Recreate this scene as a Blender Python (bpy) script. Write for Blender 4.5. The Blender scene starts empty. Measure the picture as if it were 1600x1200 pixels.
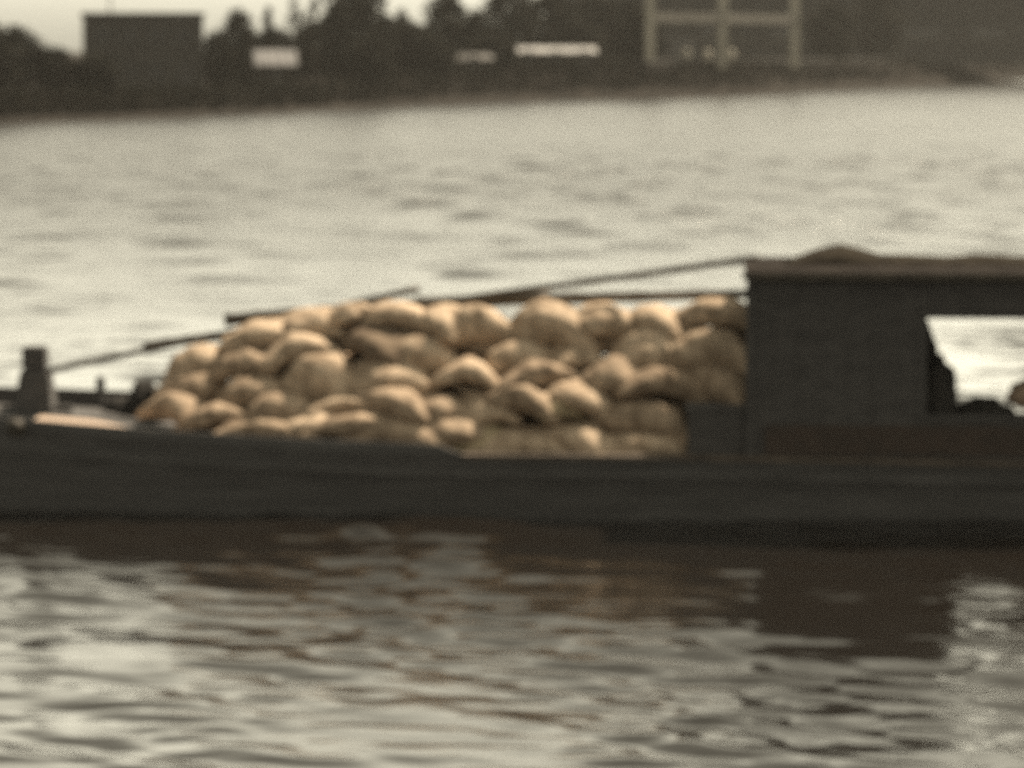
import bpy, bmesh, math, random
import numpy as np
from mathutils import Vector, Matrix, noise
R = math.radians
random.seed(7); rng = np.random.RandomState(7)
S = bpy.context.scene
COL = S.collection

# ------------------------------------------------------------------ camera, sky, sun, exposure
F = 6000.0; YH = 80.0; H = 5.15                      # focal length and horizon row at 1600x1200, eye height
PITCH = math.atan((600 - YH) / F)
cd = bpy.data.cameras.new('camera'); cam = bpy.data.objects.new('camera', cd); COL.objects.link(cam)
cam.location = (0, 0, H); cam.rotation_euler = (R(90) - PITCH, 0, 0)
cd.sensor_width = 36; cd.lens = 36 * F / 1600; cd.clip_start = .5; cd.clip_end = 20000
cd.dof.use_dof = True; cd.dof.focus_distance = 9.0; cd.dof.aperture_fstop = 4.3   # a missed focus, as in the film
S.camera = cam

SUN_EL, SUN_AZ = 50, 43                                # azimuth clockwise from the view direction
w = bpy.data.worlds.new('World'); S.world = w; w.use_nodes = True
nt = w.node_tree; nt.nodes.clear(); N = nt.nodes.new; LK = nt.links.new
sky = N('ShaderNodeTexSky'); sky.sky_type = 'NISHITA'; sky.sun_disc = False
sky.sun_elevation = R(SUN_EL); sky.sun_rotation = R(SUN_AZ); sky.dust_density = 4; sky.air_density = 1.2
hs = N('ShaderNodeHueSaturation'); hs.inputs['Saturation'].default_value = .0; LK(sky.outputs[0], hs.inputs['Color'])
tc = N('ShaderNodeTexCoord'); dp = N('ShaderNodeVectorMath'); dp.operation = 'DOT_PRODUCT'
LK(tc.outputs['Generated'], dp.inputs[0])
sd = Vector((math.sin(R(SUN_AZ)) * math.cos(R(SUN_EL)), math.cos(R(SUN_AZ)) * math.cos(R(SUN_EL)), math.sin(R(SUN_EL))))
dp.inputs[1].default_value = Vector((.25, .85, .45)).normalized()      # added gradient: sky made brighter ahead, over the far bank
mr = N('ShaderNodeMapRange'); mr.interpolation_type = 'SMOOTHSTEP'; mr.inputs[1].default_value = -.4; mr.inputs[2].default_value = .95; mr.inputs[3].default_value = 1.3; mr.inputs[4].default_value = 2.0
LK(dp.outputs['Value'], mr.inputs[0])
mx = N('ShaderNodeVectorMath'); mx.operation = 'MULTIPLY'; LK(hs.outputs[0], mx.inputs[0]); mx.inputs[1].default_value = (1.0, .945, .745)
m2 = N('ShaderNodeVectorMath'); m2.operation = 'SCALE'; LK(mx.outputs[0], m2.inputs[0]); LK(mr.outputs[0], m2.inputs['Scale'])
# haze glow low over the horizon
sz = N('ShaderNodeSeparateXYZ'); LK(tc.outputs['Generated'], sz.inputs[0])
gl = N('ShaderNodeMapRange'); gl.interpolation_type = 'SMOOTHSTEP'; gl.inputs[1].default_value = 0; gl.inputs[2].default_value = .35; gl.inputs[3].default_value = 2.9; gl.inputs[4].default_value = .48
LK(sz.outputs['Z'], gl.inputs[0])
m3 = N('ShaderNodeVectorMath'); m3.operation = 'SCALE'; LK(m2.outputs[0], m3.inputs[0]); LK(gl.outputs[0], m3.inputs['Scale'])
bg = N('ShaderNodeBackground'); bg.inputs[1].default_value = .075; LK(m3.outputs[0], bg.inputs[0])
wo = N('ShaderNodeOutputWorld'); LK(bg.outputs[0], wo.inputs[0])

sl = bpy.data.lights.new('sun', 'SUN'); sun = bpy.data.objects.new('sun', sl); COL.objects.link(sun)
sl.energy = 5; sl.angle = R(2); sl.color = (1, .83, .62)
sun.rotation_euler = (-sd).to_track_quat('-Z', 'Y').to_euler()
S.view_settings.view_transform = 'Standard'; S.view_settings.look = 'None'; S.view_settings.gamma = 1
S.view_settings.exposure = .53
S.cycles.max_bounces = 6; S.cycles.volume_bounces = 0
S.cycles.sample_clamp_indirect = 4; S.cycles.use_denoising = False      # the residual noise stands for the coarse film grain

# ------------------------------------------------------------------ helpers
FW = Vector((0, math.cos(PITCH), -math.sin(PITCH))); UPV = Vector((0, math.sin(PITCH), math.cos(PITCH)))
CP = Vector((0, 0, H))
def ray(px, py): return FW + Vector((1, 0, 0)) * ((px - 800) / F) + UPV * ((600 - py) / F)
def onwater(px, py):
    d = ray(px, py); return CP + d * (-H / d.z)
def G(px, d, z=0.0): return Vector(((px - 800) / F * d, d, z))
def zat(py, d): return H + (YH - py) / F * d
# boat frame: u along the boat (towards the right), v across (away from us), w up
PSI = R(4); O = onwater(800, 812)
UD = Vector((math.cos(PSI), -math.sin(PSI), 0)); VD = Vector((math.sin(PSI), math.cos(PSI), 0))
BM = Matrix.Translation(O) @ Matrix.Rotation(-PSI, 4, 'Z')
def L(px, py, v):
    d = ray(px, py); t = (v - (CP - O).dot(VD)) / d.dot(VD); p = CP + d * t - O
    return Vector((p.dot(UD), v, p.z))

def link(name, me, mat=None, parent=None, smooth=True, loc=None):
    o = bpy.data.objects.new(name, me); COL.objects.link(o)
    if mat is not None: me.materials.append(mat)
    if parent is not None: o.parent = parent
    if loc is not None: o.location = loc
    if smooth: me.shade_smooth()
    return o
def bobj(name, bm, mat, parent=None, smooth=False, bevel=0, loc=None):
    if bevel: bmesh.ops.bevel(bm, geom=bm.edges[:], offset=bevel, segments=2, affect='EDGES')
    me = bpy.data.meshes.new(name); bm.to_mesh(me); bm.free()
    return link(name, me, mat, parent, smooth, loc)
def tag(o, label=None, cat=None, group=None, kind=None):
    for k, x in (('label', label), ('category', cat), ('group', group), ('kind', kind)):
        if x: o[k] = x
    return o
def empty(name, loc=(0, 0, 0), rz=0, mat=None):
    o = bpy.data.objects.new(name, None); COL.objects.link(o); o.empty_display_size = .2
    if mat is not None: o.matrix_world = mat
    else: o.location = loc; o.rotation_euler = (0, 0, rz)
    return o
def box(bm, x0, y0, z0, x1, y1, z1):
    vs = [bm.verts.new(p) for p in ((x0,y0,z0),(x1,y0,z0),(x1,y1,z0),(x0,y1,z0),(x0,y0,z1),(x1,y0,z1),(x1,y1,z1),(x0,y1,z1))]
    for f in ((0,3,2,1),(4,5,6,7),(0,1,5,4),(1,2,6,5),(2,3,7,6),(3,0,4,7)): bm.faces.new([vs[i] for i in f])
def tube(bm, pts, rad, n=10, caps=True):
    pts = [Vector(p) for p in pts]; rings = []
    if not isinstance(rad, (list, tuple)): rad = [rad] * len(pts)
    for i, p in enumerate(pts):
        t = (pts[min(i+1, len(pts)-1)] - pts[max(i-1, 0)]).normalized()
        a = t.cross(Vector((0, 0, 1)))
        if a.length < .1: a = t.cross(Vector((0, 1, 0)))
        a.normalize(); b = t.cross(a)
        rings.append([bm.verts.new(p + (a * math.cos(k*2*math.pi/n) + b * math.sin(k*2*math.pi/n)) * rad[i]) for k in range(n)])
    for i in range(len(rings)-1):
        for k in range(n): bm.faces.new((rings[i][k], rings[i][(k+1)%n], rings[i+1][(k+1)%n], rings[i+1][k]))
    if caps: bm.faces.new(rings[0][::-1]); bm.faces.new(rings[-1])
def ribbon(bm, profiles, closed=True):
    """profiles: list of stations, each a list of points (a closed section)."""
    R_ = [[bm.verts.new(p) for p in pr] for pr in profiles]; n = len(R_[0])
    for i in range(len(R_)-1):
        for k in range(n if closed else n-1):
            bm.faces.new((R_[i][k], R_[i][(k+1)%n], R_[i+1][(k+1)%n], R_[i+1][k]))
    if closed: bm.faces.new(R_[0][::-1]); bm.faces.new(R_[-1])
    bmesh.ops.recalc_face_normals(bm, faces=bm.faces[:])

def mat(name, c0, c1=None, scale=6, rough=.8, detail=6, bump=.0, bscale=20, stretch=(1,1,1), rmin=.35, rmax=.65, spec=.5, dist=.02):
    m = bpy.data.materials.new(name); m.use_nodes = True; t = m.node_tree; P = t.nodes['Principled BSDF']
    P.inputs['Roughness'].default_value = rough; P.inputs['Specular IOR Level'].default_value = spec
    co = t.nodes.new('ShaderNodeTexCoord'); mp = t.nodes.new('ShaderNodeMapping'); mp.inputs['Scale'].default_value = stretch
    t.links.new(co.outputs['Object'], mp.inputs[0])
    n = t.nodes.new('ShaderNodeTexNoise'); n.inputs['Scale'].default_value = scale; n.inputs['Detail'].default_value = detail; n.inputs['Roughness'].default_value = .62
    t.links.new(mp.outputs[0], n.inputs['Vector'])
    cr = t.nodes.new('ShaderNodeValToRGB'); cr.color_ramp.elements[0].position = rmin; cr.color_ramp.elements[1].position = rmax
    cr.color_ramp.elements[0].color = (*c0, 1); cr.color_ramp.elements[1].color = (*(c1 or c0), 1)
    t.links.new(n.outputs[0], cr.inputs[0]); t.links.new(cr.outputs[0], P.inputs['Base Color'])
    if bump:
        b = t.nodes.new('ShaderNodeBump'); b.inputs['Strength'].default_value = bump; b.inputs['Distance'].default_value = dist
        n2 = t.nodes.new('ShaderNodeTexNoise'); n2.inputs['Scale'].default_value = bscale; n2.inputs['Detail'].default_value = 5
        t.links.new(mp.outputs[0], n2.inputs['Vector']); t.links.new(n2.outputs[0], b.inputs['Height']); t.links.new(b.outputs[0], P.inputs['Normal'])
    return m

M_HULL = mat('tarred_wood', (.07,.068,.069), (.12,.117,.118), 3, .6, bump=.5, bscale=9, stretch=(.4,1,4))
M_DARK = mat('dark_wood', (.055,.053,.054), (.10,.096,.096), 4, .75, bump=.4, bscale=12, stretch=(1,1,5))
M_RAIL = mat('worn_rail_wood', (.07,.055,.045), (.20,.16,.13), 5, .7, bump=.4, bscale=14, stretch=(.5,2,2))
M_ROOF = mat('roof_felt', (.02,.017,.016), (.04,.035,.032), 3, 1, spec=.02)
M_DECK = mat('sunlit_deck_wood', (.36,.27,.21), (.62,.49,.39), 5, .8, bump=.4, bscale=14, stretch=(.5,3,2))  # worn pale wood, colour raised and warmed to show it sunlit
M_RUST = mat('red_brown_paint', (.045,.034,.028), (.072,.05,.04), 4, .7, bump=.3, stretch=(1,1,2))
M_BAMB = mat('weathered_bamboo', (.035,.03,.024), (.10,.085,.065), 8, .6, stretch=(.5,3,3))
M_TARP = mat('brown_canvas', (.022,.019,.016), (.05,.043,.034), 5, 1, spec=.02, bump=.6, bscale=8)
M_CLOTH = mat('black_cloth', (.022,.021,.02), (.04,.037,.035), 5, .95, bump=.5)
M_PINK = mat('pale_sacking', (.35,.25,.19), (.5,.38,.28), 6, .9)

# ------------------------------------------------------------------ river
def river():
    xs = np.concatenate([[-6000,-900,-200,-80,-50], np.arange(-38,-9,.2), np.arange(-9,9,.065), np.arange(9,38,.2), [50,80,200,900,6000]])
    ys = np.concatenate([[-600,-100,0,10,18,22], np.arange(25.5,56,.065), np.arange(56,110,.2), np.arange(110,262,.6), [266,290,400,900,9000]])
    X, Y = np.meshgrid(xs, ys); Z = np.zeros_like(X)
    fs = np.clip((100-Y)/50, 0, 1); fl = np.clip((258-Y)/90, 0, 1)*(1+np.clip((Y-60)/60,0,1)*.8)
    lams = np.concatenate([np.exp(rng.uniform(math.log(.32), math.log(1.5), 80)), np.exp(rng.uniform(math.log(1.5), math.log(6), 16))])
    for lam in lams:
        th = rng.normal(R(-112), R(30)); k = 2*math.pi/lam
        a = .0032*lam**1.1 if lam < 1.5 else .0042*1.5*(lam/1.5)**.4
        a *= rng.uniform(.5, 1.2)
        ph = rng.uniform(0, 6.283); arg = k*(X*math.cos(th) + Y*math.sin(th)) + ph
        Z += a*(np.sin(arg) + .25*np.cos(2*arg))*(fs if lam < 1.5 else fl)*(np.clip((np.abs(X) < 9)+0., .0, 1) if lam < .6 else 1)
    # gusts: patches of livelier and calmer water
    g = np.zeros_like(X)
    for _ in range(14):
        lx, ly = rng.uniform(3, 9), rng.uniform(8, 30)
        g += np.sin(X*2*math.pi/lx + Y*2*math.pi/ly*rng.choice([-1,1]) + rng.uniform(0,6.28))
    g = np.clip(.8 + .14*g, .35, 1.3)
    side = .55 + .5/(1+np.exp(-(X+1.5)/1.6))                   # sheltered, smoother water towards the bow
    side = side + (1.05-side)*np.clip((Y-43)/6, 0, 1)
    e = np.clip((X+37)/4, 0, 1)*np.clip((37-X)/4, 0, 1)*np.clip((Y-25.5)/1, 0, 1)
    chop = 1 + .4*np.clip((Y-32)/3, 0, 1)*np.clip((45-Y)/2, 0, 1)*np.clip((1.5-X)/2, 0, 1)
    lee = 1 - .45*np.clip((Y-31+np.clip(X, 0, 4)*-.25)/3.5, 0, 1)*np.clip((44-Y)/2, 0, 1)*np.clip((X+.5)/3.5, 0, 1); e = e*lee*chop
    Z = (Z*g*side - .004)*e
    n, mcol = X.shape
    me = bpy.data.meshes.new('river')
    co = np.stack([X, Y, Z], -1).reshape(-1, 3).astype(np.float32)
    i = np.arange((n-1)*(mcol-1)); r, c = i//(mcol-1), i % (mcol-1)
    a0 = r*mcol + c; q = np.stack([a0, a0+1, a0+mcol+1, a0+mcol], -1).astype(np.int32)
    me.vertices.add(len(co)); me.vertices.foreach_set('co', co.ravel())
    me.loops.add(q.size); me.loops.foreach_set('vertex_index', q.ravel())
    me.polygons.add(len(q)); me.polygons.foreach_set('loop_start', np.arange(0, q.size, 4, dtype=np.int32))
    me.polygons.foreach_set('loop_total', np.full(len(q), 4, dtype=np.int32))
    me.update(calc_edges=True)
    m = bpy.data.materials.new('muddy_river_water'); m.use_nodes = True; t = m.node_tree; P = t.nodes['Principled BSDF']
    P.inputs['Base Color'].default_value = (.0115,.0092,.0074,1); P.inputs['IOR'].default_value = 1.4
    P.inputs['Roughness'].default_value = .1
    g_ = t.nodes.new('ShaderNodeNewGeometry')
    mp = t.nodes.new('ShaderNodeMapping'); mp.inputs['Scale'].default_value = (1, 1.3, 1); t.links.new(g_.outputs['Position'], mp.inputs[0])
    n1 = t.nodes.new('ShaderNodeTexNoise'); n1.inputs['Scale'].default_value = 1.7; n1.inputs['Detail'].default_value = 5; n1.inputs['Roughness'].default_value = .6
    t.links.new(mp.outputs[0], n1.inputs['Vector'])
    # big wind patches modulate the ripple height far out
    mp2 = t.nodes.new('ShaderNodeMapping'); mp2.inputs['Scale'].default_value = (.05, .022, 1); t.links.new(g_.outputs['Position'], mp2.inputs[0])
    n2 = t.nodes.new('ShaderNodeTexNoise'); n2.inputs['Scale'].default_value = 2.2; n2.inputs['Detail'].default_value = 4; t.links.new(mp2.outputs[0], n2.inputs['Vector'])
    mr = t.nodes.new('ShaderNodeMapRange'); mr.inputs[1].default_value = .35; mr.inputs[2].default_value = .65; mr.inputs[3].default_value = .45; mr.inputs[4].default_value = 1.0
    t.links.new(n2.outputs[0], mr.inputs[0])
    # ripple bump grows with distance, where the mesh has no ripples of its own
    sx = t.nodes.new('ShaderNodeSeparateXYZ'); t.links.new(g_.outputs['Position'], sx.inputs[0])
    mf = t.nodes.new('ShaderNodeMapRange'); mf.inputs[1].default_value = 60; mf.inputs[2].default_value = 110; mf.inputs[3].default_value = .03; mf.inputs[4].default_value = 1.0
    t.links.new(sx.outputs['Y'], mf.inputs[0])
    ml = t.nodes.new('ShaderNodeMath'); ml.operation = 'MULTIPLY'; t.links.new(mr.outputs[0], ml.inputs[0]); t.links.new(mf.outputs[0], ml.inputs[1])
    b = t.nodes.new('ShaderNodeBump'); b.inputs['Distance'].default_value = .2; t.links.new(ml.outputs[0], b.inputs['Strength'])
    mp3 = t.nodes.new('ShaderNodeMapping'); mp3.inputs['Scale'].default_value = (.55, .13, 1); t.links.new(g_.outputs['Position'], mp3.inputs[0])
    n3 = t.nodes.new('ShaderNodeTexNoise'); n3.inputs['Scale'].default_value = 1.0; n3.inputs['Detail'].default_value = 3; t.links.new(mp3.outputs[0], n3.inputs['Vector'])
    ma = t.nodes.new('ShaderNodeMath'); ma.operation = 'MULTIPLY_ADD'; t.links.new(n3.outputs[0], ma.inputs[0]); ma.inputs[1].default_value = 3.5; t.links.new(n1.outputs[0], ma.inputs[2])
    t.links.new(ma.outputs[0], b.inputs['Height']); t.links.new(b.outputs[0], P.inputs['Normal'])
    mr2 = t.nodes.new('ShaderNodeMapRange'); mr2.inputs[1].default_value = 50; mr2.inputs[2].default_value = 140; mr2.inputs[3].default_value = .13; mr2.inputs[4].default_value = .28
    t.links.new(sx.outputs['Y'], mr2.inputs[0]); t.links.new(mr2.outputs[0], P.inputs['Roughness'])
    tag(link('river', me, m), kind='structure')
river()

# ------------------------------------------------------------------ far bank
M_BANK = mat('bank_earth', (.018,.017,.016), (.042,.038,.035), .25, 1, spec=.03, bump=.8, bscale=1.5, dist=.3, stretch=(1,.5,2))
W = [(-400, 238), (-100, 262), (0, 272), (150, 285), (400, 312), (600, 350), (800, 386), (1000, 410), (1200, 441), (1400, 540), (1600, 687), (1800, 900), (2100, 1500), (3500, 2400)]
def bank_pt(px):
    for (a, da), (b, db) in zip(W, W[1:]):
        if a <= px <= b:
            t = (px-a)/(b-a); return G(px, da+(db-da)*t)
    return G(px, W[-1][1])
GZ = 1.8
def gz(px):                                            # the bank is higher along its right half
    t = min(1, max(0, (px-450)/550)); return GZ + 1.9*t*t*(3-2*t)
def bank():
    bm = bmesh.new(); rows = []
    for px in range(-400, 3501, 15):
        p = bank_pt(px); q = bank_pt(min(px+30, 3500)) - bank_pt(max(px-30, -400)); q.normalize(); inl = Vector((-q.y, q.x, 0))
        pr = []
        for off, z in ((-4, -1.2), (0, -.02), (2, .45), (4.5, 1.1), (7, 1.6), (11, GZ), (30, GZ+.1), (120, GZ+.3)):
            jit = noise.noise(Vector((px*.03, off*.4, 0))); z = z*gz(px)/GZ if z > 0 else z
            pr.append(bm.verts.new(p + inl*(off + (jit*2.2 if off < 20 else 0)) + Vector((0, 0, z + (jit*.45 if 0 < off < 20 else 0)))))
        v = pr[-1].co; pr.append(bm.verts.new((v.x*6 - 1500, v.y*6 + 4000, 3.9)))
        rows.append(pr)
    for i in range(len(rows)-1):
        for k in range(len(rows[0])-1): bm.faces.new((rows[i][k], rows[i+1][k], rows[i+1][k+1], rows[i][k+1]))
    bmesh.ops.recalc_face_normals(bm, faces=bm.faces[:])
    tag(bobj('riverbank', bm, M_BANK, smooth=True), kind='structure')
bank()

M_LEAF = [mat('leaf_dark', (.022,.022,.018), (.045,.045,.038), 3, 1, spec=.05), mat('leaf_olive', (.024,.024,.019), (.05,.05,.04), 3, 1, spec=.05)]
M_BARK = mat('bark', (.03,.024,.018), (.08,.065,.05), 8, .9)
M_GRASS = mat('bank_grass', (.026,.024,.02), (.055,.05,.042), .5, 1, spec=.03)
def cards(bm, centre, size, flat=.5):
    a = Vector((random.gauss(0,1), random.gauss(0,1), random.gauss(0,flat))).normalized()
    b = a.cross(Vector((random.gauss(0,1), random.gauss(0,1), random.gauss(0,1)))).normalized()
    s = size*random.uniform(.6, 1.3)
    bm.faces.new([bm.verts.new(centre + a*x*s + b*y*s*.6) for x, y in ((-.5,-.1),(0,-.5),(.5,.05),(.05,.5))])
TREES = []
def tree_variant(kind):
    """unit tree, 8 m high; kinds: round, tall, sparse"""
    cr = bmesh.new(); tr = bmesh.new()
    hh = 8.0; tw = {'round': 3.2, 'tall': 1.7, 'sparse': 2.3}[kind]
    base = {'round': .12, 'tall': .2, 'sparse': .35}[kind]*hh
    ax = [Vector((noise.noise(Vector((i*.7, random.random()*9, 0)))*.35*i/3, noise.noise(Vector((3, i*.7, 0)))*.3, hh*.93*i/6)) for i in range(7)]
    ax[0] = Vector((0, 0, -.4)); tube(tr, ax, [.26, .2, .17, .13, .1, .06, .03], 8)
    n = {'round': 34, 'tall': 22, 'sparse': 16}[kind]
    for k in range(n):
        z = base + (hh-base)*((k+.5)/n)**.9; t = (z-base)/(hh-base)
        prof = math.sin(math.pi*min(1, .18+.82*t))**.55 if kind != 'tall' else (1-t)**.35*.9+.1
        ang = k*2.4 + random.uniform(-.5, .5); rr = tw*prof*random.uniform(.35, .85)
        c = Vector((math.cos(ang)*rr, math.sin(ang)*rr, z + random.uniform(-.3, .3)))
        st = ax[min(6, max(1, int(z/hh*6)-1))]
        tube(tr, [st, (st+c)/2 + Vector((0,0,-.15)), c], [.07, .045, .02], 5)
        cs = random.uniform(.75, 1.25)*tw*(.36 if kind != 'sparse' else .27)
        for _ in range({'round': 80, 'tall': 60, 'sparse': 50}[kind]):
            d = Vector((random.gauss(0,1), random.gauss(0,1), random.gauss(0,.75))).normalized()*random.random()**.45
            cards(cr, c + d*cs, .62 if kind != 'sparse' else .42)
    out = []
    for bm, nm in ((cr, 'crown'), (tr, 'trunk')):
        me = bpy.data.meshes.new(nm); bm.to_mesh(me); bm.free(); out.append(me)
    out[0].materials.append(M_LEAF[0 if kind != 'sparse' else 1]); out[1].materials.append(M_BARK); out[1].shade_smooth()
    return out
VAR = {k: [tree_variant(k) for _ in range(3 if k == 'round' else 2)] for k in ('round', 'tall', 'sparse')}
def tree(px, top, wpx, off, kind, label, i, name='tree', group='trees along the far bank'):
    p = bank_pt(px); d = p.y + off; z = gz(px); htop = zat(top, d)
    t = empty(name, G(px, d, z), random.uniform(0, 6.28)); tag(t, label, 'tree', group)
    cr, tr = VAR[kind][i % len(VAR[kind])]
    hs_ = (htop - z)/8.1; ws = (wpx*1.25/F*d/2)/{'round': 3.2+.6, 'tall': 1.7+.5, 'sparse': 2.3+.4}[kind]
    for nm, me in (('crown', cr), ('trunk', tr)):
        o = bpy.data.objects.new(nm, me); COL.objects.link(o); o.parent = t
    t.scale = (ws, ws, hs_)
    return t
TL = [ # px, top, width px, offset behind the waterline, kind, label
 (-45, 30, 150, 18, 'round', 'broad dark tree half out of the picture at its far left edge'),
 (25, 48, 110, 26, 'round', 'low round tree just left of the flat-roofed block'),
 (88, 78, 80, 20, 'round', 'lowest dark tree filling the dip beside the flat-roofed block'),
 (148, 88, 90, 14, 'round', 'bushy tree standing before the near corner of the flat-roofed block'),
 (340, 55, 60, 24, 'round', 'small tree tucked against the right wall of the flat-roofed block'),
 (374, 22, 62, 30, 'round', 'rounded tree with a domed top right of the flat-roofed block'),
 (420, 18, 26, 28, 'tall', 'thin little tree between the domed tree and the twin slender ones'),
 (435, 50, 70, 50, 'round', 'low tree behind the pale-roofed hut'),
 (462, 2, 36, 34, 'sparse', 'first of two slender see-through trees, beside the thin little tree'),
 (493, -6, 38, 36, 'sparse', 'second of two slender see-through trees, against the tallest tree'),
 (480, 42, 70, 44, 'round', 'low bushy tree behind the feet of the two slender trees'),
 (560, -45, 115, 34, 'round', 'tallest broad tree rising out of the top of the picture'),
 (530, 10, 60, 26, 'round', 'tree leaning out from the foot of the tallest broad tree'),
 (628, 22, 34, 40, 'round', 'tiny crown poking up right of the tallest broad tree'),
 (640, 38, 90, 26, 'round', 'low tree filling the sky gap right of the tallest broad tree'),
 (700, -6, 84, 38, 'round', 'round tree topping out between two wedges of bright sky'),
 (742, 22, 60, 24, 'round', 'short tree under the right-hand wedge of sky'),
 (795, -22, 96, 40, 'round', 'big dark tree right of the right-hand wedge of sky'),
 (860, -4, 110, 52, 'round', 'wide dark tree standing behind the long pale roof'),
 (930, 0, 110, 60, 'round', 'wide dark tree behind the far end of the long pale roof'),
 (985, 4, 70, 34, 'round', 'dark tree next to the nearest pale concrete column'),
 (778, 55, 70, 16, 'round', 'low bushy tree at the left end of the long pale roof'),
 (680, 62, 80, 16, 'round', 'low bushy tree before the round one topping out in the sky'),
 (580, 60, 90, 15, 'round', 'low bushy tree at the bank edge below the tallest broad tree'),
 (520, 30, 90, 48, 'round', 'dark tree filling the space behind the foot of the tallest tree'),
 (600, 30, 110, 50, 'round', 'dark tree behind the gap right of the tallest broad tree'),
 (665, 45, 100, 46, 'round', 'low broad tree behind the left wedge of sky'),
 (745, 40, 100, 50, 'round', 'low broad tree behind the right-hand wedge of sky'),
 (395, 55, 90, 44, 'round', 'low broad tree behind the tree with a domed top'),
 (1000, 20, 80, 22, 'round', 'dark bushy tree touching the first pale concrete column'),
 (760, 60, 80, 18, 'round', 'low tree between the two pale-roofed sheds'),
 (900, 40, 100, 36, 'round', 'low broad tree directly behind the long pale roof'),
 (1295, 10, 90, 40, 'round', 'dark tree right of the farthest pale concrete column'),
 (1370, -10, 90, 55, 'round', 'dark tree standing against the middle of the long dark warehouse'),
 (1450, 5, 90, 60, 'round', 'dark tree before the right part of the long dark warehouse'),
 (1540, -15, 110, 60, 'round', 'large dark tree near the right edge of the picture'),
]
for i, a in enumerate(TL): tree(*a, i)
# bushes along the bank top
MARKS = [(-40, 'the far left edge of the picture'), (60, 'the dip left of the flat-roofed block'), (150, 'the left corner of the flat-roofed block'), (225, 'the mast of the flat-roofed block'),
 (310, 'the right corner of the flat-roofed block'), (374, 'the tree with a domed top'), (437, 'the small hut with the pale roof'), (490, 'the slender see-through trees'), (570, 'the tallest broad tree'),
 (640, 'the tiny crown poking up'), (700, 'the tree between two wedges of sky'), (745, 'the shed with the dull roof'), (830, 'the left end of the long pale roof'), (915, 'the right end of the long pale roof'),
 (985, 'the first pale concrete column'), (1290, 'the last pale concrete column'), (1370, 'the middle tree before the warehouse'), (1450, 'the second tree from the right edge'), (1560, 'the large tree near the right edge'), (1680, 'the far right edge of the picture')]
bv = []
for _ in range(3):
    bm = bmesh.new()
    for k in range(9):
        c = Vector((random.uniform(-1.3, 1.3), random.uniform(-.8, .8), random.uniform(.3, 1.2)))
        for _ in range(50): cards(bm, c + Vector((random.gauss(0,.38), random.gauss(0,.38), random.gauss(0,.3))), .28)
    me = bpy.data.meshes.new('bush'); bm.to_mesh(me); bm.free(); me.materials.append(M_LEAF[1]); bv.append(me)
for i, px in enumerate(range(-60, 1680, 60)):
    px2 = px + random.uniform(-14, 14); p = bank_pt(px2)
    if 1020 < px2 < 1260: continue
    o = bpy.data.objects.new('bush', bv[i % 3]); COL.objects.link(o); o.location = G(px2, p.y + random.uniform(9, 13), gz(px2) - .12)
    s = random.uniform(.3, .72); o.scale = (s*1.5, s, s); o.rotation_euler.z = random.uniform(-.5, .5)
    near = min(MARKS, key=lambda m_: abs(m_[0]-px2))
    sd_ = 'straight below' if abs(near[0]-px2) < 18 else 'just left of' if px2 < near[0] else 'just right of'
    szw = 'small' if s < .44 else 'middling' if s < .58 else 'large'
    tag(o, f'{szw} bush, {sd_} {near[1]}', 'bush', 'low bushes lining the top of the far bank')
# grass on the bank slope
bm = bmesh.new()
for _ in range(9000):
    px = random.uniform(-80, 1700); p = bank_pt(px); off = random.uniform(3, 14)
    q = Vector((p.x - off*.93 + off*.5, p.y + off*.45, 0)); z = min(GZ, .02 + off*.17)*gz(px)/GZ
    h = random.uniform(.25, .7); a = random.uniform(0, 3.14); dx, dy = math.cos(a)*.16, math.sin(a)*.16; ln = random.uniform(-.15, .15)
    bm.faces.new([bm.verts.new(x) for x in ((q.x-dx, q.y-dy, z-.2), (q.x+dx, q.y+dy, z-.2), (q.x+dx*.3+ln, q.y+dy*.3, z+h), (q.x-dx*.3+ln, q.y-dy*.3, z+h*.9))])
tag(bobj('bank_grass', bm, M_GRASS), kind='stuff', label='rough dry grass covering the slope of the far bank')

# ------------------------------------------------------------------ far buildings
M_CONC = mat('grey_render', (.05,.048,.045), (.085,.08,.075), .6, .9)
M_DKB = mat('dark_shed_cladding', (.016,.016,.016), (.032,.031,.030), .4, .85, stretch=(2,2,.3))
M_PALE = mat('pale_concrete', (.42,.40,.34), (.62,.58,.50), 1.5, .85)
M_BAND = mat('stained_concrete', (.10,.095,.085), (.17,.16,.14), 1.0, .9)
M_GLASS = mat('dark_glass', (.02,.02,.022), (.03,.03,.03), 2, .15)
M_TIN = mat('pale_tin_roof', (.30,.30,.31), (.48,.47,.46), 1.2, .45)
M_TIN2 = mat('worn_tin_roof', (.10,.10,.105), (.24,.24,.25), 1.2, .6)
M_TIN3 = mat('dull_tin_roof', (.06,.06,.06), (.12,.115,.11), 1.2, .7)
M_SHEDW = mat('shed_boards', (.03,.027,.024), (.05,.044,.038), 2, .95, stretch=(3,3,.4))

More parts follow.
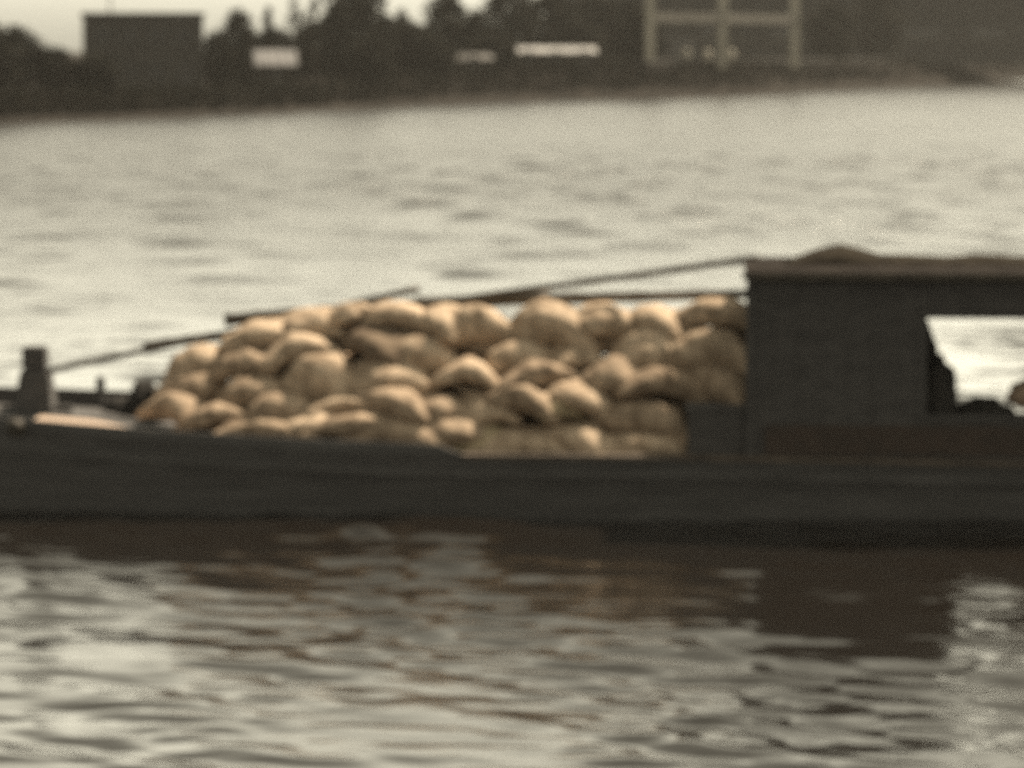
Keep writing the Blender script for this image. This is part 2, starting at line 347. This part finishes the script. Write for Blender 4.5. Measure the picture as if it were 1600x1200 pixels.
def block():
    d = 322; x0 = (132-800)/F*d; x1 = (319-800)/F*d; zt = zat(20, d); wd = x1-x0; h = zt-GZ
    t = empty('block_building', (x0, d, GZ), R(6)); tag(t, 'grey flat-roofed block standing alone above the left part of the bank', 'building')
    bm = bmesh.new(); box(bm, 0, 0, -.4, wd, 9, h-.35); bobj('wall', bm, M_CONC, t)
    bm = bmesh.new(); box(bm, -.15, -.15, h-.35, wd+.15, 9.15, h); bobj('roof', bm, M_CONC, t, bevel=.03)
    for r_ in range(2):
        for k in range(4):
            x = 1.0 + k*(wd-2)/3.6; z = 1.1 + r_*2.9
            if r_ == 0 and k == 3: continue
            bm = bmesh.new(); box(bm, x-.05, -.06, z-.05, x+1.35, -.003, z); box(bm, x-.05, -.06, z+1.2, x+1.35, -.003, z+1.25)
            box(bm, x-.05, -.06, z, x, -.003, z+1.2); box(bm, x+1.3, -.06, z, x+1.35, -.003, z+1.2)
            f = bobj('window', bm, M_BAND, t)
            bm = bmesh.new(); box(bm, x+.003, -.03, z+.003, x+1.297, -.003, z+1.197); bobj('pane', bm, M_GLASS, f)
    bm = bmesh.new(); box(bm, wd-2, -.05, 0, wd-1, -.003, 2.1); bobj('door', bm, M_DARK, t, bevel=.01)
    bm = bmesh.new(); tube(bm, [(2.3, 3, h), (2.3, 3, h+3.5)], .07, 8); bobj('mast', bm, M_BAND, t)
block()
def hut(px0, px1, ytop, ybot, off, label, name, doors, tin=None):
    d = bank_pt((px0+px1)/2).y + off; x0 = (px0-800)/F*d; x1 = (px1-800)/F*d; wd = x1-x0
    zr = zat(ytop, d); ze = zat(ybot, d); z0 = gz((px0+px1)/2) - .1
    t = empty(name, (x0, d, z0), R(7)); tag(t, label, 'hut')
    bm = bmesh.new(); box(bm, .15, 1.2, 0, wd-.15, 5, ze-z0+.1); bobj('wall', bm, M_SHEDW, t)
    bm = bmesh.new()                                      # low pitched tin roof with an eave towards the river
    run = 2.4; prof = [(.9, ze-z0), (.9, ze-z0+.06), (.9+run, zr-z0), (5.4, ze-z0+.06), (5.4, ze-z0), (.9+run, zr-z0-.08)]
    n = max(6, int(wd/.35)); st = []
    for i in range(n+1):
        c = .03*(i % 2); st.append([Vector((wd*i/n, y, z + c)) for y, z in prof])
    ribbon(bm, st); bobj('roof', bm, tin or M_TIN, t)
    for k in range(doors):
        x = wd*(k+.5)/doors; bm = bmesh.new(); box(bm, x-.45, 1.14, .1, x+.45, 1.197, 1.9); bobj('door', bm, M_DARK, t)
hut(400, 468, 78, 103, 12, 'small hut with a pale roof below the two slender trees', 'small_hut', 1, M_TIN2)
hut(806, 938, 73, 83, 13, 'long low shed whose pale roof makes a thin bright stripe', 'long_shed', 3)
hut(712, 775, 84, 94, 14, 'middle low shed with a dull roof left of the long pale roof', 'low_shed', 1, M_TIN3)

def warehouse():
    a = G(1018, 580, 3.6); b = G(1900, 640, 3.6); e = (b-a); ln = e.length; ang = math.atan2(e.y, e.x)
    t = empty('warehouse', a, ang); tag(t, 'huge long dark warehouse reaching beyond the right and top edges', 'building')
    hgt = 19; bm = bmesh.new(); box(bm, 0, 0, -.5, ln, 30, hgt); bobj('wall', bm, M_DKB, t)
    bm = bmesh.new(); box(bm, -.5, -.6, hgt, ln+.5, 30.6, hgt+.5); bobj('roof', bm, M_DKB, t)
    for k in range(8):
        x = 8 + k*(ln-10)/8
        bm = bmesh.new(); box(bm, x, -.25, 3.2, x+9, -.003, 3.45); bobj('ledge', bm, M_BAND, t)
        bm = bmesh.new(); box(bm, x+1, -.12, 3.7, x+8, -.003, 5.2); bobj('window', bm, M_GLASS, t)
    bm = bmesh.new(); box(bm, 3, -.1, 0, 8, -.003, 3.6); bobj('door', bm, M_DARK, t)
warehouse()
def gantry():
    pxs = (1015, 1128, 1240); ds = (426, 440, 456); P = [G(p, d, 3.6) for p, d in zip(pxs, ds)]
    t = empty('loading_gantry', P[0], 0); tag(t, 'pale concrete loading frame of three tall columns joined by a crossbeam', 'gantry')
    for p in P:
        q = p - P[0]; bm = bmesh.new(); s = .5
        box(bm, q.x-s, q.y-s, -.4, q.x+s, q.y+s, 15); bobj('column', bm, M_PALE, t, bevel=.06)
    for zc, hh, m in ((zat(28, 432)-3.6, .65, M_BAND), (14.2, .6, M_BAND)):
        for A, B in ((P[0], P[1]), (P[1], P[2])):
            e = B-A; bm = bmesh.new(); l = e.length - .86
            box(bm, .43, -.35, -hh*.8, .43+l, .35, hh*.8); o = bobj('crossbeam', bm, m, t, bevel=.03)
            o.location = A-P[0] + Vector((0, 0, zc)); o.rotation_euler.z = math.atan2(e.y, e.x)
gantry()
def quay():
    a = G(1010, 420, 3.5); b = G(1400, 552, 3.5); e = b-a; ln = e.length
    t = empty('quay_wall', a, math.atan2(e.y, e.x)); tag(t, 'low kerb wall along the top of the bank below the concrete columns', 'wall')
    zt = .62
    bm = bmesh.new(); box(bm, 0, 0, -.5, ln, 1.2, zt-.2); bobj('wall_face', bm, M_BANK, t)
    bm = bmesh.new(); box(bm, -.1, -.15, zt-.2, ln+.1, 1.4, zt); bobj('coping', bm, M_CONC, t, bevel=.03)
    for i, (px, f, lb) in enumerate(((1080, .16, 'pale rounded drum on the quay wall, nearest the first concrete column'),
                       (1112, .235, 'pale rounded drum on the quay wall, middle of three'),
                       (1149, .325, 'pale rounded drum on the quay wall, between the second and third concrete columns'))):
        p = a + e*f
        # find the point of the wall at this column of the picture
        k = (px-800)/F; s = (k*a.y - a.x)/(e.x - k*e.y); p = a + e*s + Vector((-e.y, e.x, 0)).normalized()*.6
        bm = bmesh.new(); tube(bm, [(0,0,0),(0,0,.05),(0,0,.35),(0,0,.7),(0,0,1.05),(0,0,1.15),(0,0,1.2)], [.36,.42,.46,.47,.42,.3,.1], 16)
        tag(bobj('drum', bm, M_PALE, loc=(p.x, p.y, 3.5+zt+.003), smooth=True), lb, 'drum', 'pale drums on the quay wall')
quay()

# ------------------------------------------------------------------ the boat
BOAT = empty('cargo_boat', mat=BM)
tag(BOAT, 'long dark wooden river boat with a square cabin, laden with sacks', 'boat')
def vn(u):
    if u > -2: return 0.0 if u < 7 else .35*((u-7)/3)**2
    return 1.1*((-2-u)/5.5)**2
def vf(u): return 3.0 - vn(u)
def wg(u):                                             # gunwale height
    return .68 + (.0 if u > -1 else .19*((-1-u)/4.4)**1.2) - (.045*max(0, u-2)/3.6)
def hull():
    us = [-8.3 + i*.3 for i in range(62)]; us = [u for u in us if u < 9.9]
    st = []
    for u in us:
        a, b, g = vn(u), vf(u), wg(u); fl = .16; k = min(1, (u+8.4)/3)
        zb = -.25 + .5*(1-k)
        st.append([(u, a, g), (u, a+fl*.5, g*.4), (u, a+fl, zb), (u, (a+b)/2, zb-.12), (u, b-fl, zb), (u, b-fl*.5, g*.4), (u, b, g),
                   (u, b-.06, g), (u, b-.06-fl*.5, .3*k+.1), (u, (a+b)/2, .28*k+.1), (u, a+.06+fl*.5, .3*k+.1), (u, a+.06, g)])
    for s in st[:3]:
        c = 1.5
    bm = bmesh.new(); ribbon(bm, [[Vector(p) for p in s] for s in st]); bobj('hull', bm, M_HULL, BOAT)
    def rail(name, fv, top, u0, u1, dv0, dv1, dz0, dz1, m, step=.3):
        bm = bmesh.new(); n = max(2, int((u1-u0)/step)); pr = []
        for i in range(n+1):
            u = u0 + (u1-u0)*i/n; v = fv(u); z = top(u)
            pr.append([Vector((u, v+dv0, z+dz0)), Vector((u, v+dv1, z+dz0)), Vector((u, v+dv1, z+dz1)), Vector((u, v+dv0, z+dz1))])
        ribbon(bm, pr); return bobj(name, bm, m, BOAT)
    rail('gunwale', vn, wg, -.55, 9.8, -.05, .14, .003, .045, M_RAIL)
    rail('gunwale', vn, wg, -8.2, -.553, -.02, .1, .003, .03, M_DARK)
    rail('gunwale', vf, wg, -8.2, 9.8, -.14, .05, .003, .045, M_DARK)
    rail('rubbing_strake', vn, lambda u: wg(u)-.2, -8.1, 9.7, -.045, -.003+.04, 0, .07, M_HULL)
    # washboard raising the bow half of the side, tapering off amidships
    bm = bmesh.new(); pr = []
    for i in range(31):
        u = -8.1 + i*(7.55/30); hgt = .125 if u < -.85 else .125*max(.08, (-.55-u)/.3)
        v = vn(u); z = wg(u)+.033
        pr.append([Vector((u, v-.015, z)), Vector((u, v+.03, z)), Vector((u, v+.03, z+hgt)), Vector((u, v-.015, z+hgt))])
    ribbon(bm, pr); bobj('washboard', bm, M_HULL, BOAT)
    bm = bmesh.new(); pr = []                          # far washboard at the bow
    for i in range(21):
        u = -8.1 + i*(5.0/20); v = vf(u); z = wg(u)+.048
        pr.append([Vector((u, v-.03, z)), Vector((u, v+.015, z)), Vector((u, v+.015, z+.27)), Vector((u, v-.03, z+.27))])
    ribbon(bm, pr); bobj('washboard', bm, M_DARK, BOAT)
    # foredeck planks, crowned
    bm = bmesh.new(); pr = []
    for i in range(17):
        u = -8.0 + i*(4.2/16); a, b = vn(u)+.62, vf(u)-.07; g = wg(u)-.02+.14*min(1, (-3.8-u)/1.0)
        row = [Vector((u, a+(b-a)*t, g + .05*math.sin(math.pi*t))) for t in (0,.2,.4,.6,.8,1)]
        pr.append(row + [p - Vector((0,0,.05)) for p in row[::-1]])
    ribbon(bm, pr); bobj('foredeck', bm, M_DARK, BOAT)
    bm = bmesh.new(); pr = []
    for i in range(15):
        u = -5.45 + i*(1.65/14); a = vn(u)+.07; g = wg(u)-.02+.14*min(1, (-3.8-u)/1.0)
        pr.append([Vector((u, a, g+.01)), Vector((u, a+.54, g+.03)), Vector((u, a+.54, g-.05)), Vector((u, a, g-.05))])
    ribbon(bm, pr); bobj('side_plank', bm, M_DECK, BOAT)  # near strip of the deck, sunlight put into its paler colour
    bm = bmesh.new()
    pr = []
    for i in range(30):
        u = -3.8 + i*(13.4/29); a, b = vn(u)+.12, vf(u)-.12
        pr.append([Vector((u, a, .42)), Vector((u, b, .42)), Vector((u, b, .46)), Vector((u, a, .46))])
    ribbon(bm, pr); bobj('floor_boards', bm, M_DARK, BOAT)
    for i in range(9):                                 # frames (ribs) inside
        pass
hull()
def bow_post():
    v = 1.5; p = L(57, 655, v); hgt = L(57, 541, v).z - p.z; cap = L(57, 576, v).z - p.z
    bm = bmesh.new(); w_ = .155
    pr = [[Vector((p.x+sx*a, v+sy*a, p.z-.15+z)) for sx, sy in ((-1,-1),(1,-1),(1,1),(-1,1))] for z, a in ((0, .23), (.35, .205), (cap+.1, .165), (cap+.15, .14))]
    ribbon(bm, pr); o = bobj('bow_post', bm, M_DARK, BOAT, bevel=.012)
    bm = bmesh.new(); box(bm, p.x-.14, v-.14, p.z+cap+.003, p.x+.13, v+.14, p.z+hgt); bobj('post_cap', bm, M_DARK, o, bevel=.02)
    bm = bmesh.new()
    tube(bm, [(p.x-.42, v, p.z+.12), (p.x+.42, v, p.z+.12)], .05, 8); bobj('crossbar', bm, M_DARK, o)
    return p, cap, hgt
bp, bcap, bh = bow_post()
# stub posts on the far side of the bow
for px, y0, y1, r_ in ((157, 648, 588, .055),):
    p = L(px, y0, 2.25); q = L(px, y1, 2.25); bm = bmesh.new()
    tube(bm, [p, p+(q-p)*.5, q-Vector((0,0,.03)), q], [r_*1.3, r_, r_, r_*.6], 8); bobj('mooring_stub', bm, M_DARK, BOAT)

# ---- cabin
def cabin():
    u0 = L(1166, 500, .12).x; u1 = 9.0; v0, v1 = .12, 2.88
    zt = L(1300, 431, .12).z; zb = .46
    ox = L(1449, 500, .12).x; oz1 = L(1449, 497, .12).z; oz0 = L(1500, 648, .12).z; ox1 = ox + 1.75; pz = L(1300, 664, .12).z
    fr = bmesh.new(); box(fr, u0+.06, v0+.04, zb-.035, u1-.07, v1-.04, zb-.003)
    c = bobj('cabin', fr, M_DARK, BOAT)
    for u in (u0, ox-.1, ox1+.002, u1-.1):
        for v in (v0-.02, v1-.08):
            fr = bmesh.new(); box(fr, u, v, zb, u+.1, v+.1, zt); bobj('corner_post', fr, M_DARK, c, bevel=.008)
    t = .035
    def wall(bx, m=M_DARK, nm='wall', bev=0):
        bm = bmesh.new()
        for b in bx: box(bm, *b)
        return bobj(nm, bm, m, c, bevel=bev)
    y0, y1 = v0+.003, v0+t
    wall([(u0+.1, y0, zb, ox-.1, y1, zt), (ox, y0, oz1, ox1, y1, zt), (ox, y0, zb, ox1, y1, oz0), (ox1+.102, y0, zb, u1-.1, y1, zt)])
    y0, y1 = v1-t, v1-.003
    fo = ox - .12
    wall([(u0+.1, y0, zb, ox-.1, y1, zt), (ox, y0, oz1, ox1, y1, zt), (ox, y0, zb, ox1, y1, oz0-.42), (ox1+.102, y0, zb, u1-.1, y1, zt)])
    wall([(u0+.02, v0+.083, zb, u0+.055, 1.1, zt), (u0+.02, 1.9, zb, u0+.055, v1-.083, zt), (u0+.02, 1.1, 2.0, u0+.055, 1.9, zt)])
    wall([(u1-.06, v0+.083, zb, u1-.02, v1-.083, zt)])
    wall([(u0+.06, 1.1, zb, u0+.09, 1.9, 1.995)], nm='door')
    # plank battens and lower red-brown panel
    wall([(u0+.02+k*.27, v0-.004, pz+.03, u0+.05+k*.27, v0+.001, zt-.02) for k in range(1, 8)], nm='batten')
    wall([(L(1195,700,.1).x, v0-.035, .735, u1-.12, v0-.022, pz)], M_RUST, 'lower_panel')
    # window frame
    wall([(ox-.06, v0-.045, oz0-.06, ox1+.06, v0-.024, oz0), (ox-.06, v0-.045, oz1, ox1+.06, v0-.024, oz1+.06)], nm='window_frame')
    # roof
    ra = L(1163, 425, -.1).x
    bm = bmesh.new(); pr = []
    for i in range(13):
        u = ra + (u1+.3-ra)*i/12
        row = [Vector((u, v, zt+.003 + .05*(1-((v-1.5)/1.6)**2))) for v in (-.1,.4,.9,1.5,2.1,2.6,3.1)]
        pr.append(row + [p+Vector((0,0,.045)) for p in row[::-1]])
    ribbon(bm, pr); bobj('roof', bm, M_ROOF, c)
    bm = bmesh.new(); box(bm, ra-.02, -.135, zt-.03, u1+.32, -.103, zt+.035); bobj('roof_edge', bm, M_BAMB, c, bevel=.006)
    # locker in front of the cabin
    a = L(1074, 700, .2).x; bm = bmesh.new(); zl = L(1100, 636, .2).z
    box(bm, a, .2, .463, u0-.003, 1.05, zl-.05); o = bobj('locker', bm, M_DARK, BOAT, bevel=.01)
    bm = bmesh.new(); box(bm, a-.03, .17, zl-.047, u0-.004, 1.08, zl); bobj('lid', bm, M_DARK, o, bevel=.01)
    return u0, zt, ox, oz0, oz1
CU0, CZT, OX, OZ0, OZ1 = cabin()

# lumpy soft things
def lump(name, sx, sy, sz, m, seed, amp=.2, fr=2.2, flat=.0):
    bm = bmesh.new(); bmesh.ops.create_icosphere(bm, subdivisions=4, radius=1)
    for v in bm.verts:
        n = noise.noise(v.co*fr + Vector((seed*3.1, 0, 0))) + .5*noise.noise(v.co*fr*2.3 + Vector((0, seed, 0)))
        v.co *= 1 + amp*n
        v.co = Vector((v.co.x*sx, v.co.y*sy, v.co.z*sz))
        if v.co.z < 0: v.co.z *= .55
    return bobj(name, bm, m, smooth=True)
def place(o, loc, rz=0, rx=0, ry=0):
    o.matrix_world = BM @ Matrix.Translation(loc) @ Matrix.Rotation(rz, 4, 'Z') @ Matrix.Rotation(ry, 4, 'Y') @ Matrix.Rotation(rx, 4, 'X')
    return o
# folded tarpaulin along the roof
def tarp():
    bm = bmesh.new(); pr = []; n = 40; ua = L(1225, 410, 1.4).x; ub = 9.1
    for i in range(n+1):
        u = ua + (ub-ua)*i/n; t = i/n
        hump = .12*math.exp(-((u - L(1312, 400, 1.4).x)/.33)**2)
        base = CZT + .11; hgt = .07 + hump + .04*noise.noise(Vector((u*2.2, 0, 0))) ; hgt *= min(1, i/2+.15)
        row = []
        for k in range(9):
            f = k/8; v = .75 + 1.5*f + .08*noise.noise(Vector((u*1.7, k*.9, 2)))
            row.append(Vector((u, v, base-.03 + max(.012, hgt*math.sin(math.pi*f)**.6 + .02*noise.noise(Vector((u*5, v*5, 0))))+.03*0)))
        pr.append(row + [Vector((p.x, p.y, base-.055)) for p in row[::-1]])
    ribbon(bm, pr); o = bobj('tarpaulin', bm, M_TARP, smooth=True); o.matrix_world = BM
    tag(o, 'brown canvas tarpaulin rolled out with one hump on the cabin roof', 'tarpaulin')
tarp()
# dark bundles behind the opening, and a pale one at its corner
for px, py, v, s, m, lb in (
   (1462, 640, .55, (.24,.3,.62), M_CLOTH, 'tall dark cloth bundle against the left side of the cabin opening'),
   (1535, 655, .7, (.36,.3,.26), M_CLOTH, 'low dark bundle in the middle of the cabin opening sill'),
   (1440, 600, .9, (.2,.25,.7), M_CLOTH, 'tall dark bundle deepest in the shade left of the opening'),
   (1612, 622, .75, (.28,.25,.22), M_PINK, 'pale pinkish bundle at the right end of the cabin opening')):
    p = L(px, py, v); o = lump('bundle', *s, m, px*.01); place(o, p); tag(o, lb, 'bundle')
    if m is M_PINK: pass
# shelf the bundles stand on
bm = bmesh.new(); box(bm, OX-.6, .2, OZ0-.12, OX+2.2, 1.2, OZ0-.07); bobj('bench', bm, M_DARK, BOAT)
bm = bmesh.new(); box(bm, OX-.5, .5, .463, OX-.4, .9, OZ0-.123); box(bm, OX+2, .5, .463, OX+2.1, .9, OZ0-.123); bobj('bench_leg', bm, M_DARK, BOAT)
# dark heap on the far side of the bow and pale rope bundle by the post
for px, py, s_, lb in ((228, 650, (.25,.22,.40), 'dark heap of cloth touching the sacks at the bow end of the load'), (190, 650, (.22,.2,.22), 'low dark heap of cloth between the mooring stub and the taller heap')):
    o = lump('bundle', *s_, M_CLOTH, px*.2); place(o, L(px, py, 1.9)); tag(o, lb, 'bundle')
bm = bmesh.new()
for k in range(4): tube(bm, [(math.cos(a)*(.09-.016*k), math.sin(a)*(.09-.016*k), .03*k) for a in [i*math.pi/8 for i in range(17)]], .02, 6, caps=False)
o = bobj('rope_coil', bm, M_BAMB, smooth=True); place(o, L(25, 668, .42) + Vector((0, -.02, 0)), rx=R(75)); tag(o, 'small pale coil of rope hung outside the bow left of the post', 'rope')

# poles
def pole(pts, r0, r1, label, m=M_BAMB, sag=0):
    P = [L(*p) for p in pts]; Q = []; n = 14
    segs = len(P)-1
    for s in range(segs):
        for i in range(n + (s == segs-1)):
            t = i/n; q = P[s].lerp(P[s+1], t); q.z -= sag*math.sin(math.pi*(s+t)/segs); Q.append(q)
    rad = []
    for i in range(len(Q)):
        t = i/(len(Q)-1); rad.append((r0+(r1-r0)*t)*(1.12 if i % 4 == 0 else 1))
    bm = bmesh.new(); tube(bm, Q, rad, 10); o = bobj('bamboo_pole', bm, m, smooth=True); o.matrix_world = BM
    tag(o, label, 'pole', 'long poles lying along the load')
pole([(72, 580, 1.45), (352, 521, 1.9), (655, 451, 2.4)], .035, .04, 'long bamboo pole sloping up from the bow post over the sacks')
pole([(225, 540, 1.95), (350, 524, 1.97)], .05, .055, 'short stout pole lashed against the long sloping bamboo pole')
pole([(640, 478, 2.0), (1130, 411, 1.6), (1185, 404, 1.5)], .035, .04, 'thin pole rising from the sacks to rest on the cabin roof')
pole([(352, 500, 2.0), (535, 484, 2.0), (860, 462, 2.05)], .075, .06, 'thick dark beam lying along the left half of the load')
pole([(650, 474, 2.15), (860, 467, 2.15), (1180, 459, 2.15)], .075, .05, 'thick dark beam lying along the right half of the load up to the cabin')

# ------------------------------------------------------------------ sacks
def jute(name, c0, c1):
    m = mat(name, c0, c1, 4.5, .95, bump=.6, bscale=16, rmin=.36, rmax=.6, spec=.1); return m
M_J = {'p': jute('pale_jute', (.33,.25,.18), (.66,.525,.395)), 'b': jute('brown_jute', (.22,.165,.12), (.50,.39,.29)), 'd': jute('shadowed_jute', (.14,.105,.08), (.27,.21,.155)),  # the darkest jute carries the shadow on those sacks in its colour
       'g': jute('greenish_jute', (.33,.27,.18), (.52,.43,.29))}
def sack_mesh(Lh, Wh, Th, bend, seed):
    """pillow of coarse cloth: half length, half width, half thickness, droop of its ends"""
    bm = bmesh.new(); nx, na = 30, 26; rings = []
    for i in range(nx+1):
        s = -1 + 2*i/nx; s = math.sin(s*math.pi/2)*.55 + s*.45
        th = Th*max(.07, (1-abs(s)**2.8))**.55; wd = Wh*(1-.16*abs(s)**4)*(1 - .10*math.cos(s*4+seed))
        if abs(s) > .999: th = Th*.05
        ring = []
        for k in range(na):
            a = 2*math.pi*k/na; ca, sa = math.cos(a), math.sin(a)
            y = wd*math.copysign(abs(ca)**.85, ca); z = th*math.copysign(abs(sa)**.8, sa)
            x = s*Lh
            d = .06*noise.noise(Vector((x*3, y*3.5, z*3+seed*7))) + .035*noise.noise(Vector((x*8, y*8, z*8+seed*3)))
            d -= .05*(.35-abs(noise.noise(Vector((x*5+seed, y*4, z*6)))))*(.4+abs(s))
            d += .014*abs(s)**2*math.sin(a*7+seed)          # gathers towards the sewn ends
            f = 1 + d/max(.08, math.hypot(y, z))*.9
            z2 = z*f; y2 = y*f
            z2 -= bend*(s*s) + .05*abs(y2/Wh)**2*Wh
            if z2 < -.8*Th - bend*s*s: z2 = -.8*Th - bend*s*s + (z2 + .8*Th + bend*s*s)*.3
            x += .03*noise.noise(Vector((y*4, z*4, seed*5+s)))
            ring.append(bm.verts.new((x, y2, z2)))
        rings.append(ring)
    for i in range(nx):
        for k in range(na): bm.faces.new((rings[i][k], rings[i][(k+1)%na], rings[i+1][(k+1)%na], rings[i+1][k]))
    bm.faces.new(rings[0][::-1]); bm.faces.new(rings[-1])
    me = bpy.data.meshes.new('sack'); bm.to_mesh(me); bm.free(); me.shade_smooth(); return me
# px, py centre; half length, half height in px; tilt deg (+ = right end down); yaw deg; droop in px; look; across
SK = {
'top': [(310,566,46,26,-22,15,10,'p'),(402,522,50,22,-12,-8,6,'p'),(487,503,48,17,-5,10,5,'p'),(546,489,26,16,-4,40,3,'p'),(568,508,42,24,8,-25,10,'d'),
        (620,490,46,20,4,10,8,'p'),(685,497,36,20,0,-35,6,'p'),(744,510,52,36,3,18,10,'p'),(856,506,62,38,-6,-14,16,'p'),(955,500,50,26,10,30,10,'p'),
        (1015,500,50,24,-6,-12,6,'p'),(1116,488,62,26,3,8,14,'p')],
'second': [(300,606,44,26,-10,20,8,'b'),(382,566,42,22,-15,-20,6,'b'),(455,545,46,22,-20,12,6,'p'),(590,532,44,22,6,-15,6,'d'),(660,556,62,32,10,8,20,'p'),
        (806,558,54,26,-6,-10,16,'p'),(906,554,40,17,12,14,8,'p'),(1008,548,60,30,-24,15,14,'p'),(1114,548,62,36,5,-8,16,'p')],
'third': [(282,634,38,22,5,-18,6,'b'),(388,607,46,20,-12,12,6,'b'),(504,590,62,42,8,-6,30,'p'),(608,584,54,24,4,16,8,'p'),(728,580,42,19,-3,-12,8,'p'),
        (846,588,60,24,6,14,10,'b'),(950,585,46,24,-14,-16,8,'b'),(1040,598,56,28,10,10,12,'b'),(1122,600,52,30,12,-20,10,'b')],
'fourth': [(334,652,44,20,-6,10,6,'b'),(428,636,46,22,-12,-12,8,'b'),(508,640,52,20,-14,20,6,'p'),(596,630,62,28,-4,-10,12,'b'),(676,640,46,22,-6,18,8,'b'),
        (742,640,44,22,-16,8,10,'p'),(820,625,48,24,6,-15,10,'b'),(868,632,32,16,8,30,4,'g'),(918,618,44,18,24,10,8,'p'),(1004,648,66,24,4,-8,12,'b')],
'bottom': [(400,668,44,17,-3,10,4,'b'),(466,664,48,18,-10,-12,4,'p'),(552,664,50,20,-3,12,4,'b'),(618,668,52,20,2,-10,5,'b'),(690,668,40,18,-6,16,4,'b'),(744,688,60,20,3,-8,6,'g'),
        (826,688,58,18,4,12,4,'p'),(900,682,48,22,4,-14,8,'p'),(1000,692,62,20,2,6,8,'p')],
}
ROWV = {'top': 1.62, 'second': 1.3, 'third': 1.0, 'fourth': .7, 'bottom': .46}
LOOK = {'p': 'pale', 'b': 'brown', 'd': 'shadow-toned brown', 'g': 'yellowish'}
ORD = ['first', 'second', 'third', 'fourth', 'fifth', 'sixth', 'seventh', 'eighth', 'ninth', 'tenth', 'eleventh', 'last']
ROWN = {'top': 'top row of the heap', 'second': 'row just below the top one', 'third': 'middle row of the heap', 'fourth': 'row just above the bottom one', 'bottom': 'bottom row of the heap'}
si = 0
for row, lst in SK.items():
    srt = sorted(range(len(lst)), key=lambda i: -lst[i][0])
    for i, (px, py, a, b, tilt, yaw, dr, look) in enumerate(lst):
        si += 1; v = ROWV[row] + random.uniform(-.04, .04)
        a_, b_ = a/142*(1.5 if row != 'bottom' else 1.85), b/142*1.0
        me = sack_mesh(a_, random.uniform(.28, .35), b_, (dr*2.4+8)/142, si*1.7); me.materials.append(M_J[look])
        o = bpy.data.objects.new('sack', me); COL.objects.link(o)
        p = L(px, py, v); p.y += .05
        place(o, p, rz=R(yaw + random.uniform(-14, 14)), ry=R(tilt + random.uniform(-5, 5)), rx=R(random.uniform(-14, 26)))
        k = srt.index(i); size = 'big ' if a > 58 else 'small ' if a < 43 else 'plump ' if b > 28 else 'flat ' if b < 19 else ''
        place_word = ORD[k] if not (k == len(lst)-1) else 'last'
        tag(o, f"{size}{LOOK[look]} sack, {place_word} from the cabin in the {ROWN[row]}", 'sack', 'sacks heaped on the boat')
# the load goes on behind the visible face
cm = [sack_mesh(.42, .3, .17, .06, 50+i) for i in range(4)]
for m_ in cm: m_.materials.append(M_J['b'])
TOPL = [(240, 625), (300, 590), (380, 535), (480, 508), (560, 498), (1170, 490)]
def toppy(px):
    for (a, ya), (b, yb) in zip(TOPL, TOPL[1:]):
        if a <= px <= b: return ya + (yb-ya)*(px-a)/(b-a)
    return 999
k = 0
for r_ in range(6):
    w_ = .58 + r_*.25
    for v in (1.3, 1.85, 2.4):
        u = -3.9 + (.35 if r_ % 2 else 0)
        while u < 2.5:
            px = 800 + u*142; zt = L(min(px, 1165), toppy(min(px, 1165)) if px > 240 else 999, 1.3).z
            lim = zt - .24 - (.10 if v > 2 else 0)
            if w_ < lim - (0 if v > 1.8 else .3) + (0) and not (v < 1.5 and w_ > 1.1) and (vf(u) - .4 > v):
                o = bpy.data.objects.new('sack', cm[k % 4]); COL.objects.link(o); k += 1
                place(o, Vector((u, v, w_+random.uniform(-.03, .03))), rz=R(random.uniform(-25, 25)), ry=R(random.uniform(-8, 8)))
                tag(o, 'brown sack buried in the shaded depth of the heap', 'sack', 'sacks buried inside the heap')
            u += .74

# ------------------------------------------------------------------ thin haze over the river
bm = bmesh.new(); box(bm, -900, -60, -3, 900, 1300, 40)
hz = bpy.data.materials.new('haze'); hz.use_nodes = True; t = hz.node_tree; t.nodes.clear()
pv = t.nodes.new('ShaderNodeVolumePrincipled'); pv.inputs['Density'].default_value = .00013; pv.inputs['Color'].default_value = (.9,.88,.84,1)
oo = t.nodes.new('ShaderNodeOutputMaterial'); t.links.new(pv.outputs[0], oo.inputs['Volume'])
hb = bobj('haze', bm, hz); tag(hb, kind='stuff')
